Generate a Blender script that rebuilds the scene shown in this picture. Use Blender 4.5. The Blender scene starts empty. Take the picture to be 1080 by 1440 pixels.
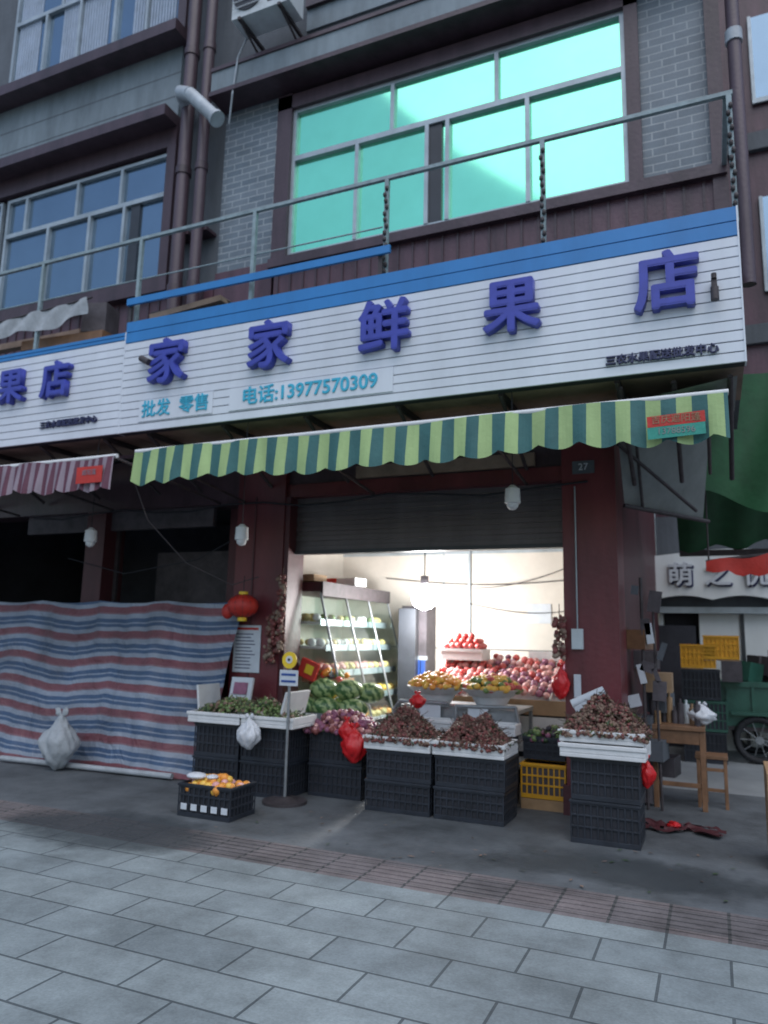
import bpy, math, random
from mathutils import Vector, Matrix, Euler, noise
random.seed(7)
R=random.random
def U(a,b): return a+(b-a)*R()
scene=bpy.context.scene
COL=bpy.context.collection

# ---------------------------------------------------------------- materials
def mat(name,col,rough=0.6,var=0.25,scale=3.0,metal=0.0,bump=0.15,spec=0.5,emit=None,es=0,col2=None,bscale=None,streak=False):
    m=bpy.data.materials.new(name); m.use_nodes=True
    nt=m.node_tree; n=nt.nodes; l=nt.links
    p=n['Principled BSDF']
    p.inputs['Roughness'].default_value=rough; p.inputs['Metallic'].default_value=metal
    p.inputs['Specular IOR Level'].default_value=spec
    tc=n.new('ShaderNodeTexCoord')
    mp=n.new('ShaderNodeMapping'); mp.inputs['Scale'].default_value=(1,1,0.22) if streak else (1,1,1)
    l.new(tc.outputs['Object'],mp.inputs['Vector'])
    nz=n.new('ShaderNodeTexNoise'); nz.inputs['Scale'].default_value=scale; nz.inputs['Detail'].default_value=7
    nz.inputs['Roughness'].default_value=0.68
    l.new(mp.outputs[0],nz.inputs['Vector'])
    r=n.new('ShaderNodeValToRGB'); r.color_ramp.elements[0].position=0.3; r.color_ramp.elements[1].position=0.7
    a=[max(0,c*(1-var)) for c in col]; b=[min(1,c*(1+var*0.6)) for c in (col2 or col)]
    r.color_ramp.elements[0].color=(*a,1); r.color_ramp.elements[1].color=(*b,1)
    l.new(nz.outputs['Fac'],r.inputs['Fac']); l.new(r.outputs['Color'],p.inputs['Base Color'])
    if bump:
        nb=n.new('ShaderNodeTexNoise'); nb.inputs['Scale'].default_value=bscale or scale*8; nb.inputs['Detail'].default_value=4
        l.new(tc.outputs['Object'],nb.inputs['Vector'])
        bp=n.new('ShaderNodeBump'); bp.inputs['Strength'].default_value=bump; bp.inputs['Distance'].default_value=0.02
        l.new(nb.outputs['Fac'],bp.inputs['Height']); l.new(bp.outputs['Normal'],p.inputs['Normal'])
    if emit:
        p.inputs['Emission Color'].default_value=(*emit,1); p.inputs['Emission Strength'].default_value=es
    return m
def brickmat(name,c1,c2,mort,w,h,ms,axes='xz',rough=0.6,offset=0.5,stain=0.35,bump=0.3,blot=0.0):
    m=bpy.data.materials.new(name); m.use_nodes=True
    nt=m.node_tree; n=nt.nodes; l=nt.links; p=n['Principled BSDF']; p.inputs['Roughness'].default_value=rough
    if axes=='xy': p.inputs['Specular IOR Level'].default_value=0.3
    tc=n.new('ShaderNodeTexCoord'); s=n.new('ShaderNodeSeparateXYZ'); c=n.new('ShaderNodeCombineXYZ')
    l.new(tc.outputs['Object'],s.inputs[0])
    if axes=='xz':
        a3=n.new('ShaderNodeMath'); a3.operation='ADD'; l.new(s.outputs['X'],a3.inputs[0]); l.new(s.outputs['Y'],a3.inputs[1]); l.new(a3.outputs[0],c.inputs['X']); l.new(s.outputs['Z'],c.inputs['Y'])
    else: l.new(s.outputs['X'],c.inputs['X']); l.new(s.outputs['Y'],c.inputs['Y'])
    b=n.new('ShaderNodeTexBrick'); l.new(c.outputs[0],b.inputs['Vector'])
    b.offset=offset; b.inputs['Scale'].default_value=1; b.inputs['Brick Width'].default_value=w; b.inputs['Row Height'].default_value=h
    b.inputs['Mortar Size'].default_value=ms; b.inputs['Mortar Smooth'].default_value=0.3
    b.inputs['Color1'].default_value=(*c1,1); b.inputs['Color2'].default_value=(*c2,1); b.inputs['Mortar'].default_value=(*mort,1)
    def nzr(scale,det,f0,f1,t0,t1):
        nz=n.new('ShaderNodeTexNoise'); nz.inputs['Scale'].default_value=scale; nz.inputs['Detail'].default_value=det; nz.inputs['Roughness'].default_value=0.7
        l.new(tc.outputs['Object'],nz.inputs['Vector'])
        r=n.new('ShaderNodeMapRange'); r.inputs['From Min'].default_value=f0; r.inputs['From Max'].default_value=f1
        r.inputs['To Min'].default_value=t0; r.inputs['To Max'].default_value=t1
        l.new(nz.outputs['Fac'],r.inputs['Value']); return nz,r
    nz,r=nzr(0.9,7,0.3,0.7,1-stain,1.0+stain*0.3)
    nz2,r2=nzr(1.3,8,0.36,0.54,1-blot,1.0)
    nz3,r3=nzr(70,2,0.3,0.7,0.88,1.1)
    q=n.new('ShaderNodeMath'); q.operation='MULTIPLY'; l.new(r.outputs[0],q.inputs[0]); l.new(r2.outputs[0],q.inputs[1])
    q2=n.new('ShaderNodeMath'); q2.operation='MULTIPLY'; l.new(q.outputs[0],q2.inputs[0]); l.new(r3.outputs[0],q2.inputs[1])
    mx=n.new('ShaderNodeVectorMath'); mx.operation='SCALE'; l.new(b.outputs['Color'],mx.inputs[0]); l.new(q2.outputs[0],mx.inputs['Scale'])
    l.new(mx.outputs[0],p.inputs['Base Color'])
    bp=n.new('ShaderNodeBump'); bp.invert=True; bp.inputs['Strength'].default_value=bump; bp.inputs['Distance'].default_value=0.01
    l.new(b.outputs['Fac'],bp.inputs['Height']); l.new(bp.outputs['Normal'],p.inputs['Normal'])
    rr=n.new('ShaderNodeMapRange'); rr.inputs['To Min'].default_value=rough-0.12; rr.inputs['To Max'].default_value=min(1,rough+0.15)
    l.new(nz2.outputs['Fac'],rr.inputs['Value']); l.new(rr.outputs[0],p.inputs['Roughness'])
    return m
def reflglass(name,col,rough=0.06,bump=0.02):
    return mat(name,col,rough,0.08,1.2,metal=0.85,bump=bump,bscale=0.8)
def clearglass(name,tint=(0.9,0.97,0.95),k=0.12):
    m=bpy.data.materials.new(name); m.use_nodes=True; nt=m.node_tree; n=nt.nodes; l=nt.links
    n.remove(n['Principled BSDF'])
    t=n.new('ShaderNodeBsdfTransparent'); t.inputs[0].default_value=(*tint,1)
    g=n.new('ShaderNodeBsdfGlossy'); g.inputs['Roughness'].default_value=0.08
    mx=n.new('ShaderNodeMixShader'); mx.inputs[0].default_value=k
    l.new(t.outputs[0],mx.inputs[1]); l.new(g.outputs[0],mx.inputs[2]); l.new(mx.outputs[0],n['Material Output'].inputs[0])
    return m

M={}
M['slab']=brickmat('paving_slabs',(0.225,0.265,0.28),(0.29,0.335,0.345),(0.10,0.12,0.13),0.6,0.3,0.008,'xy',0.8,0.5,0.40,0.25,0.32)
M['asphalt']=mat('asphalt',(0.06,0.065,0.07),0.8,0.3,2,bump=0.4,bscale=60)
M['apron']=mat('worn_concrete',(0.10,0.112,0.122),0.75,0.55,1.6,bump=0.3,bscale=30)
M['tact']=brickmat('tactile_strip',(0.18,0.165,0.17),(0.24,0.205,0.205),(0.10,0.10,0.10),0.3,0.3,0.01,'xy',0.8,0.0,0.5,0.3,0.35)
M['lane']=mat('lane_concrete',(0.28,0.30,0.31),0.6,0.25,1.5,bump=0.2)
M['brick']=brickmat('grey_glazed_brick',(0.14,0.18,0.22),(0.19,0.23,0.27),(0.35,0.39,0.42),0.24,0.085,0.008,'xz',0.4,0.5,0.35,0.3,0.15)
M['conc']=mat('grey_tile_concrete',(0.20,0.25,0.285),0.6,0.45,1.6,bump=0.2,streak=True)
M['concd']=mat('dark_concrete',(0.10,0.115,0.135),0.7,0.4,2,bump=0.2,streak=True)
M['plum']=mat('plum_cladding',(0.10,0.050,0.068),0.4,0.5,3.5,bump=0.15,streak=True)
M['plumd']=mat('plum_trim',(0.068,0.042,0.054),0.4,0.45,3.5,streak=True)
M['redp']=mat('red_brown_pillar',(0.14,0.027,0.034),0.4,0.4,2.5,streak=True)
M['redd']=mat('red_brown_dark',(0.08,0.022,0.028),0.5,0.35,3,streak=True)
M['alu']=mat('aluminium_frame',(0.40,0.46,0.50),0.4,0.25,3,metal=0.3,bump=0)
M['alud']=mat('dark_window_frame',(0.035,0.04,0.05),0.4,0.3,3,bump=0)
M['teal']=reflglass('teal_mirror_glass',(0.32,0.97,0.64))
M['blue']=reflglass('blue_glass',(0.20,0.28,0.36),0.1,0.05)
M['curt']=mat('curtain',(0.36,0.44,0.56),0.7,0.2,6)
M['white']=mat('white_board',(0.66,0.70,0.77),0.45,0.14,1.5,bump=0.05,streak=True)
M['black']=mat('black_gap',(0.02,0.022,0.03),0.7,0.3)
M['sblue']=mat('sign_blue',(0.03,0.20,0.50),0.4,0.15,2,bump=0.05,streak=True)
M['char']=mat('letter_indigo',(0.05,0.065,0.38),0.4,0.2,5,bump=0)
M['cyan']=mat('letter_cyan',(0.05,0.42,0.60),0.4,0.1,5,bump=0)
M['navy']=mat('letter_dark',(0.03,0.035,0.10),0.5,0.1,5,bump=0)
M['tan']=mat('soffit_tan',(0.30,0.22,0.17),0.7,0.4,3)
M['grnL']=mat('awning_lime',(0.33,0.46,0.20),0.7,0.2,4,streak=True)
M['grnD']=mat('awning_dark_green',(0.035,0.125,0.125),0.7,0.2,4)
M['mar']=mat('awning_maroon',(0.11,0.035,0.06),0.7,0.2,4)
M['pink']=mat('awning_pink',(0.25,0.20,0.24),0.7,0.15,4)
M['canv']=mat('canopy_pale',(0.24,0.26,0.26),0.7,0.3,2,streak=True)
M['steel']=mat('galvanised_steel',(0.30,0.32,0.34),0.4,0.3,8,metal=0.6)
M['rust']=mat('dark_rusty_steel',(0.07,0.06,0.065),0.6,0.4,10,metal=0.3)
M['rail']=mat('painted_rail',(0.26,0.34,0.37),0.5,0.35,8)
M['shut']=mat('roller_shutter',(0.12,0.105,0.115),0.45,0.35,3,metal=0.2,streak=True)
M['iwall']=mat('interior_cream',(0.64,0.60,0.54),0.7,0.12,1.5)
M['iceil']=mat('interior_ceiling',(0.45,0.43,0.40),0.7,0.1,1.5)
M['ifloor']=mat('interior_floor',(0.24,0.22,0.20),0.5,0.3,3)
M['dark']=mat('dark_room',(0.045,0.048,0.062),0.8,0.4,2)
M['darkobj']=mat('dark_goods',(0.085,0.075,0.085),0.7,0.5,4)
M['crate']=mat('black_crate',(0.022,0.027,0.038),0.45,0.4,6,bump=0.05)
M['ycrate']=mat('yellow_crate',(0.72,0.36,0.02),0.5,0.2,6,bump=0.05)
M['foam']=mat('white_foam',(0.66,0.67,0.68),0.7,0.12,6)
M['lych']=mat('lychee_brown',(0.15,0.06,0.05),0.6,0.45,25)
M['lych2']=mat('lychee_red',(0.22,0.065,0.06),0.6,0.4,25)
M['lych3']=mat('lychee_tan',(0.23,0.15,0.11),0.6,0.4,25)
M['leaf']=mat('leaf_green',(0.04,0.075,0.03),0.5,0.4,20)
M['leaf2']=mat('leaf_light',(0.11,0.15,0.05),0.5,0.4,20)
M['twig']=mat('twig',(0.09,0.06,0.045),0.8,0.3,20)
M['apple']=mat('apple_red',(0.50,0.04,0.06),0.35,0.35,18,bump=0,col2=(0.60,0.13,0.11))
M['peach']=mat('apple_pink',(0.60,0.21,0.25),0.4,0.35,18,bump=0,col2=(0.70,0.42,0.38))
M['plumf']=mat('plum_fruit',(0.28,0.10,0.17),0.4,0.35,18,bump=0)
M['orange']=mat('orange_fruit',(0.78,0.31,0.05),0.45,0.2,18,bump=0.05)
M['mango']=mat('mango_yellow',(0.78,0.47,0.08),0.4,0.2,14,bump=0)
M['green']=mat('green_fruit',(0.16,0.24,0.08),0.4,0.35,15,bump=0)
M['wax']=mat('melon_pale',(0.60,0.50,0.22),0.5,0.2,10)
M['wood']=mat('wood',(0.22,0.115,0.06),0.5,0.35,6)
M['wood2']=mat('wood_light',(0.38,0.24,0.13),0.5,0.3,6)
M['card']=mat('cardboard',(0.33,0.22,0.13),0.8,0.2,5)
M['redbag']=mat('red_plastic_bag',(0.60,0.015,0.02),0.3,0.2,10,bump=0.3)
M['whbag']=mat('white_plastic_bag',(0.62,0.64,0.68),0.35,0.1,10,bump=0.3)
M['sack']=mat('woven_sack',(0.38,0.41,0.44),0.7,0.25,8,bump=0.3,bscale=60)
M['paper']=mat('paper',(0.56,0.60,0.65),0.8,0.1,8)
M['ac']=mat('ac_white',(0.56,0.61,0.64),0.5,0.2,4,streak=True)
M['pvc']=mat('pvc_pipe',(0.42,0.47,0.52),0.4,0.3,5)
M['pdark']=mat('dark_drain_pipe',(0.09,0.06,0.075),0.4,0.35,4,streak=True)
M['tgreen']=mat('tricycle_green',(0.03,0.11,0.08),0.4,0.3,5)
M['rubber']=mat('rubber',(0.015,0.016,0.02),0.7,0.3,8)
M['canopyg']=mat('green_sheet',(0.014,0.095,0.035),0.6,0.4,2)
M['shopw']=mat('shop_white',(0.72,0.76,0.77),0.6,0.12,1.5,streak=True)
M['bluec']=mat('blue_plastic',(0.03,0.08,0.30),0.4,0.2,5)
M['yel']=mat('yellow_badge',(0.80,0.55,0.03),0.4,0.1,5)
M['red']=mat('red_paint',(0.50,0.03,0.02),0.5,0.2,5)
M['teal2']=mat('teal_print',(0.03,0.28,0.22),0.5,0.2,5)
M['bulb']=mat('bulb_glow',(1,1,1),0.5,0,1,bump=0,emit=(0.92,0.96,1.0),es=60)
M['gclear']=clearglass('clear_glass')
def dampmat():
    m=bpy.data.materials.new('damp_stain'); m.use_nodes=True; nt=m.node_tree; n=nt.nodes; l=nt.links; p=n['Principled BSDF']
    p.inputs['Base Color'].default_value=(0.055,0.065,0.072,1); p.inputs['Roughness'].default_value=0.6
    tc=n.new('ShaderNodeTexCoord'); gr=n.new('ShaderNodeTexGradient'); gr.gradient_type='SPHERICAL'
    uv=n.new('ShaderNodeUVMap'); mp=n.new('ShaderNodeMapping'); mp.inputs['Location'].default_value=(-1,-1,0); mp.inputs['Scale'].default_value=(2,2,2)
    l.new(uv.outputs[0],mp.inputs[0]); l.new(mp.outputs[0],gr.inputs[0])
    nz=n.new('ShaderNodeTexNoise'); nz.inputs['Scale'].default_value=2.6; nz.inputs['Detail'].default_value=8; nz.inputs['Roughness'].default_value=0.65; l.new(tc.outputs['Object'],nz.inputs[0])
    a=n.new('ShaderNodeMath'); a.operation='MULTIPLY_ADD'; a.inputs[1].default_value=0.9; l.new(gr.outputs['Fac'],a.inputs[0]); l.new(nz.outputs['Fac'],a.inputs[2])
    r=n.new('ShaderNodeMapRange'); r.inputs['From Min'].default_value=0.68; r.inputs['From Max'].default_value=0.98; r.inputs['To Max'].default_value=0.6; l.new(a.outputs[0],r.inputs[0])
    e=n.new('ShaderNodeMath'); e.operation='MULTIPLY'; e.use_clamp=True
    g2=n.new('ShaderNodeMath'); g2.operation='MULTIPLY'; g2.use_clamp=True; g2.inputs[1].default_value=4; l.new(gr.outputs['Fac'],g2.inputs[0])
    l.new(r.outputs[0],e.inputs[0]); l.new(g2.outputs[0],e.inputs[1]); l.new(e.outputs[0],p.inputs['Alpha'])
    return m
M['damp']=dampmat()

# ---------------------------------------------------------------- builder
import bmesh
ICO={}
def ico(sub):
    if sub not in ICO:
        bm=bmesh.new(); bmesh.ops.create_icosphere(bm,subdivisions=sub,radius=1)
        bm.verts.ensure_lookup_table()
        ICO[sub]=([v.co.copy() for v in bm.verts],[tuple(v.index for v in f.verts) for f in bm.faces]); bm.free()
    return ICO[sub]
class B:
    def __init__(s,name): s.name=name; s.v=[]; s.f=[]; s.mi=[]; s.sm=[]; s.mats=[]
    def m(s,k):
        k=M[k] if isinstance(k,str) else k
        if k not in s.mats: s.mats.append(k)
        return s.mats.index(k)
    def add(s,vs,fs,k,smooth=False):
        o=len(s.v); s.v.extend(vs); i=s.m(k)
        for f in fs: s.f.append(tuple(a+o for a in f)); s.mi.append(i); s.sm.append(smooth)
    def box(s,x0,x1,y0,y1,z0,z1,k):
        vs=[(x,y,z) for x in (x0,x1) for y in (y0,y1) for z in (z0,z1)]
        s.add(vs,[(0,1,3,2),(4,6,7,5),(0,4,5,1),(2,3,7,6),(0,2,6,4),(1,5,7,3)],k)
    def ob(s,c,size,rot,k):
        E=Euler([math.radians(a) for a in rot]).to_matrix(); c=Vector(c)
        vs=[tuple(c+E@Vector((x*size[0]/2,y*size[1]/2,z*size[2]/2))) for x in (-1,1) for y in (-1,1) for z in (-1,1)]
        s.add(vs,[(0,1,3,2),(4,6,7,5),(0,4,5,1),(2,3,7,6),(0,2,6,4),(1,5,7,3)],k)
    def cyl(s,p0,p1,r0,k,r1=None,n=12,smooth=True):
        p0=Vector(p0);p1=Vector(p1); r1=r0 if r1 is None else r1
        d=(p1-p0).normalized(); a=d.orthogonal().normalized(); b=d.cross(a)
        vs=[]
        for p,r in ((p0,r0),(p1,r1)):
            for i in range(n):
                t=2*math.pi*i/n; vs.append(tuple(p+a*math.cos(t)*r+b*math.sin(t)*r))
        s.add(vs,[(i,(i+1)%n,n+(i+1)%n,n+i) for i in range(n)],k,smooth)
        s.add(vs,[tuple(range(n-1,-1,-1)),tuple(range(n,2*n))],k)
    def tube(s,pts,r,k,n=8):
        for a,b in zip(pts,pts[1:]): s.cyl(a,b,r,k,n=n)
        for p in pts[1:-1]: s.sph(p,r,k,1)
    def sph(s,c,r,k,sub=2,sc=(1,1,1),rot=None,fn=None):
        vs,fs=ico(sub); c=Vector(c); out=[]
        E=Euler(rot).to_matrix() if rot else None
        for v in vs:
            q=Vector((v.x*sc[0],v.y*sc[1],v.z*sc[2]))
            if fn: q=fn(v,q)
            if E: q=E@q
            out.append(tuple(c+q*r))
        s.add(out,fs,k,True)
    def quad(s,pts,k): s.add(pts,[tuple(range(len(pts)))],k)
    def done(s,bevel=0,parent=None):
        me=bpy.data.meshes.new(s.name); me.from_pydata(s.v,[],s.f); 
        for m in s.mats: me.materials.append(m)
        me.polygons.foreach_set('material_index',s.mi); me.polygons.foreach_set('use_smooth',s.sm); me.update()
        o=bpy.data.objects.new(s.name,me); COL.objects.link(o)
        if bevel:
            b=o.modifiers.new('bev','BEVEL'); b.width=bevel; b.segments=2; b.limit_method='ANGLE'; b.angle_limit=math.radians(50)
        if parent: o.parent=parent
        return o
def text(body,size,loc,k,parent,name='lettering',ext=0.02,bold=0.0,sx=1.0):
    # bold lettering is made of several thin struck copies, each a little deeper than the last
    shifts=[(0,0)]
    if bold: shifts+= [(bold,0),(-bold,0),(0,bold),(0,-bold),(bold*.7,bold*.7),(-bold*.7,bold*.7),(bold*.7,-bold*.7),(-bold*.7,-bold*.7)]
    for i,(dx,dz) in enumerate(shifts):
        c=bpy.data.curves.new(name,'FONT'); c.body=body; c.size=size; c.extrude=ext; c.align_x='CENTER'; c.align_y='CENTER'
        c.resolution_u=4; c.materials.append(M[k])
        o=bpy.data.objects.new(name,c); COL.objects.link(o); o.location=(loc[0]+dx,loc[1]+i*0.0006,loc[2]+dz); o.rotation_euler=(math.radians(90),0,0); o.scale=(sx,1,1)
        if parent: o.parent=parent
    return o

# ---------------------------------------------------------------- ground
b=B('ground'); b.quad([(-400,-400,0),(400,-400,0),(400,400,0),(-400,400,0)],'asphalt'); b.done()
b=B('pavement'); b.quad([(-30,-4,0.004),(12,-4,0.004),(12,4.42,0.004),(-30,4.42,0.004)],'slab'); b.done()
b=B('tactile_paving_strip')
b.quad([(-30,4.42,0.004),(12,4.42,0.004),(12,4.90,0.004),(-30,4.90,0.004)],'tact')
for i in range(6):
    y=4.47+i*0.075
    b.box(-14,3,y,y+0.028,0.0045,0.010,'tact')
b.done()
b=B('shop_forecourt'); b.quad([(-30,4.90,0.004),(12,4.90,0.004),(12,8.6,0.004),(-30,8.6,0.004)],'apron'); b.done()
b=B('lane'); b.quad([(-0.74,8.6,0.004),(12,8.6,0.004),(12,12,0.004),(-0.74,12,0.004)],'lane'); b.done()
for (x0,x1,y0,y1,z) in ((-5.6,-2.9,3.9,5.3,0.0135),(-1.9,0.6,4.95,5.9,0.0085)):
    me=bpy.data.meshes.new('damp_patch'); me.from_pydata([(x0,y0,z),(x1,y0,z),(x1,y1,z),(x0,y1,z)],[],[(0,1,2,3)])
    ul=me.uv_layers.new(name='UVMap')
    for i,c in enumerate(((0,0),(1,0),(1,1),(0,1))): ul.data[i].uv=c
    me.materials.append(M['damp']); o=bpy.data.objects.new('damp_patch',me); COL.objects.link(o)

# ---------------------------------------------------------------- main building
b=B('shophouse_building')
b.box(-1.24,-0.76,6.85,7.35,0,3.55,'redp')
b.box(-1.27,-0.73,6.82,7.38,0,0.25,'redd')
b.box(-4.85,-4.24,6.85,7.3,0,3.55,'redp')
b.box(-4.62,-4.60,6.84,6.852,0.1,3.0,'redd')
b.box(-4.24,-4.18,6.87,7.2,0,2.98,'redd')
b.box(-4.24,-1.24,6.90,7.25,2.98,3.12,'redp')
b.box(-4.24,-1.24,6.93,7.25,3.12,3.55,'plumd')
b.box(-3.4,-1.5,6.88,6.925,3.14,3.27,'tan')
b.box(-9.6,-4.85,6.90,7.25,2.95,3.55,'plumd')
for i in range(11):
    z=2.40+i*0.053
    b.box(-4.20,-1.24,7.02+0.012*(i%2),7.08,z,z+0.050,'shut')
b.box(-4.20,-1.24,7.0,7.09,2.36,2.40,'alud')
for x in (-9.4,-7.0): b.box(x-0.15,x+0.15,6.9,7.25,0,2.95,'redd')
b.box(-1.10,-0.762,7.35,12,0,5.2,'redd')
b.box(-5.00,-4.90,7.3,9.7,0,3.2,'iwall'); b.box(-1.18,-1.101,7.35,9.7,0,3.2,'iwall')
b.box(-5.0,-1.10,9.6,9.7,0,3.2,'iwall'); b.box(-5.0,-1.10,7.25,9.7,3.1,3.2,'iceil')
b.quad([(-4.9,6.9,0.012),(-1.2,6.9,0.012),(-1.2,9.6,0.012),(-4.9,9.6,0.012)],'ifloor')
b.box(-3.36,-3.345,9.585,9.6,0,3.1,'alu'); b.cyl((-2.98,9.57,0),(-2.98,9.57,3.1),0.02,'alu')
b.box(-4.9,-1.18,9.59,9.6,1.35,1.36,'alud'); 
b.box(-4.9,-1.18,9.592,9.6,2.62,2.66,'alu'); b.box(-2.2,-1.9,9.585,9.6,1.7,1.95,'paper'); b.box(-1.5,-1.44,9.58,9.6,1.5,1.62,'ac')
b.tube([(-4.2+0.25*i,9.57,2.3-0.10*math.sin(i*math.pi/12)) for i in range(13)],0.006,'black',5)
b.tube([(-2.9+0.12*i,9.5,2.15+0.35*(i/12)**2) for i in range(13)],0.006,'black',5)
b.tube([(-2.98+0.16*i,9.55,1.95-0.12*math.sin(i*math.pi/11)) for i in range(12)],0.005,'black',5)
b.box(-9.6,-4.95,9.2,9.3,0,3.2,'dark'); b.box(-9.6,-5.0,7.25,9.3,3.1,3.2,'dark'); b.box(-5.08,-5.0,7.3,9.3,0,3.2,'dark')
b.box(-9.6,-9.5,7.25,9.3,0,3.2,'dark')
b.box(-8.3,-5.3,7.0,7.06,2.72,2.95,'darkobj')
b.box(-6.85,-6.8,7.1,7.14,0,2.95,'rust'); b.box(-9.2,-5.2,7.4,7.9,0.0,1.5,'darkobj')
b.box(-6.6,-5.3,7.6,7.7,1.5,2.5,'darkobj'); b.box(-5.2,-4.9,7.2,7.3,0,2.95,'redd')
b.box(-12,0.30,5.92,6.9,4.55,4.70,'concd')
b.box(-12,0.30,6.9,7.9,3.60,4.70,'concd')
b.box(-12,-0.76,7.9,12,3.56,4.70,'concd')
b.box(-12,0.30,6.98,7.9,4.70,14,'concd'); b.box(-12,-0.76,7.9,12,4.70,14,'concd')
b.box(-4.55,0.28,6.88,6.98,5.0,5.78,'plum')
x=-4.5
while x<0.26:
    b.box(x,x+0.02,6.865,6.88,5.0,5.72,'plumd'); x+=0.17
b.box(-4.6,0.30,6.80,6.98,5.72,5.83,'plumd')
b.box(-4.6,-4.4,6.86,6.98,5.83,8.0,'plumd'); b.box(-0.55,-0.42,6.86,6.98,5.83,8.0,'plumd')
b.box(-4.6,-0.42,6.86,6.98,7.80,7.98,'plumd')
b.box(0.18,0.31,6.84,6.98,4.7,12,'plumd')
b.box(-0.42,0.18,6.93,6.98,5.83,12,'brick'); b.box(-5.42,-4.6,6.93,6.98,5.0,8.1,'brick')
b.box(-5.42,-4.6,6.90,6.98,4.9,5.85,'plum')
b.box(-5.45,0.31,6.62,6.98,8.12,8.42,'conc'); b.box(-5.45,0.33,6.58,6.98,8.06,8.12,'plumd'); b.box(-5.45,0.33,6.60,6.98,8.42,8.47,'plumd')
b.box(-4.3,-0.45,6.95,6.98,8.9,9.2,'conc'); b.box(-4.3,-0.45,6.90,6.98,9.2,9.3,'plumd')
b.box(-12,-6.2,6.90,6.98,8.2,9.30,'conc'); b.box(-12,-6.15,6.60,6.98,8.05,8.2,'plumd'); b.box(-12,-6.1,6.62,6.98,9.30,9.46,'plumd')
b.box(-12,-6.15,6.85,6.98,7.78,8.05,'plumd'); b.box(-6.28,-6.14,6.84,6.98,5.9,7.78,'plumd')
b.box(-12,-6.1,6.80,6.98,5.72,5.93,'plumd'); b.box(-12,-5.45,6.92,6.98,4.7,5.72,'plum')
b.box(-6.28,-6.14,6.84,6.98,9.46,13,'plumd')
for z in (8.9,8.55): b.box(-12,-6.2,6.897,6.90,z,z+0.012,'concd')
x=-11.9
while x<-5.5:
    b.box(x,x+0.02,6.905,6.92,4.7,5.7,'plumd'); x+=0.17
main=b.done()

def window(name,x0,x1,z0,z1,zt,top,low,glass,y=6.96,fr=0.045,curt=False,dark=()):
    w=B(name)
    w.box(x0,x1,y,y+0.015,z0,z1,glass)
    f=y-0.05
    w.box(x0,x0+fr,f,y,z0,z1,'alu'); w.box(x1-fr,x1,f,y,z0,z1,'alu')
    w.box(x0+fr,x1-fr,f,y,z0,z0+fr,'alu'); w.box(x0+fr,x1-fr,f,y,z1-fr,z1,'alu')
    w.box(x0+fr,x1-fr,f-0.005,y,zt-fr*0.7,zt+fr*0.7,'alu')
    for t in top: w.box(t-fr/2,t+fr/2,f,y,zt+fr*0.7,z1-fr,'alu')
    for t in low: w.box(t-fr/2,t+fr/2,f-0.01,y,z0+fr,zt-fr*0.7,'alu')
    for t in dark: w.box(t[0],t[1],f+0.02,y-0.002,z0+fr,zt-fr*0.7,'alud')
    if curt:
        n=60
        for i in range(n):
            t=x0+0.1+(x1-x0-0.2)*i/n
            if (i//9)%3!=1: w.cyl((t,y-0.002,z0+0.05),(t,y-0.002,z1-0.05),0.02,'curt',n=6)
    return w.done(parent=main)
window('teal_window',-4.40,-0.55,5.87,7.80,7.14,(-3.09,-1.87),(-3.52,-2.66,-2.42,-1.54),'teal',dark=((-2.64,-2.49),))
window('side_window',-9.30,-6.28,5.93,7.74,7.15,(-8.9,-7.9,-7.1),(-8.4,-7.62,-7.0),'blue',dark=((-6.9,-6.75),))
window('side_window_b',-12,-9.4,5.93,7.74,7.15,(-11,-10),(-11,-10),'blue')
window('upper_window',-9.6,-6.28,9.50,11.6,10.8,(-8.6,-7.4),(-8.9,-8.2,-7.5,-6.9),'blue',curt=True)
window('upper_window_b',-3.9,-0.9,9.35,11.6,10.9,(-2.9,-1.9),(-2.9,-1.9),'blue')

for i,(x,r,n) in enumerate(((-5.90,0.085,'drain_pipe'),(-5.62,0.07,'drain_pipe'))):
    b=B(n); b.cyl((x,6.75,4.7),(x,6.75,13),r,'pdark',n=16)
    for z in (5.6,7.2,8.9,10.4): b.cyl((x,6.75,z),(x,6.75,z+0.1),r*1.18,'plumd',n=16)
    b.box(x-0.12,x+0.12,6.78,6.98,6.4,6.44,'plumd'); b.done()
b=B('vent_pipe'); b.tube([(-5.98,6.9,8.18),(-5.86,6.55,8.22),(-5.62,6.45,8.05),(-5.22,6.45,7.62)],0.085,'pvc',14)
b.cyl((-5.22,6.45,7.62),(-5.18,6.45,7.58),0.10,'pvc',n=14); b.done()
b=B('corner_pipe'); b.cyl((0.42,6.8,4.6),(0.42,6.8,13),0.06,'pdark',n=14); b.cyl((0.42,6.8,7.0),(0.42,6.8,7.12),0.075,'pvc',n=14); b.box(0.31,0.42,6.78,6.82,6.0,6.04,'rust'); b.done()

b=B('air_conditioner_unit')
b.box(-4.95,-4.15,6.30,6.62,8.72,9.28,'ac')
b.cyl((-4.72,6.305,9.0),(-4.72,6.285,9.0),0.21,'alud',n=24); b.cyl((-4.72,6.285,9.0),(-4.72,6.275,9.0),0.05,'ac',n=12)
for i in range(5):
    b.box(-4.93,-4.51,6.268,6.278,8.83+i*0.085,8.84+i*0.085,'ac')
for x in (-4.85,-4.3): b.box(x,x+0.04,6.28,6.98,8.68,8.72,'rust'); b.tube([(x+0.02,6.35,8.68),(x+0.02,6.95,8.48)],0.015,'rust')
for i in range(6): b.box(-4.45,-4.2,6.293,6.30,8.8+i*0.07,8.82+i*0.07,'alud')
b.tube([(-4.9,6.6,8.8),(-5.05,6.6,8.5),(-5.1,6.6,8.0),(-5.2,6.7,7.7)],0.012,'pvc',6)
b.done(0.01)

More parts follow.
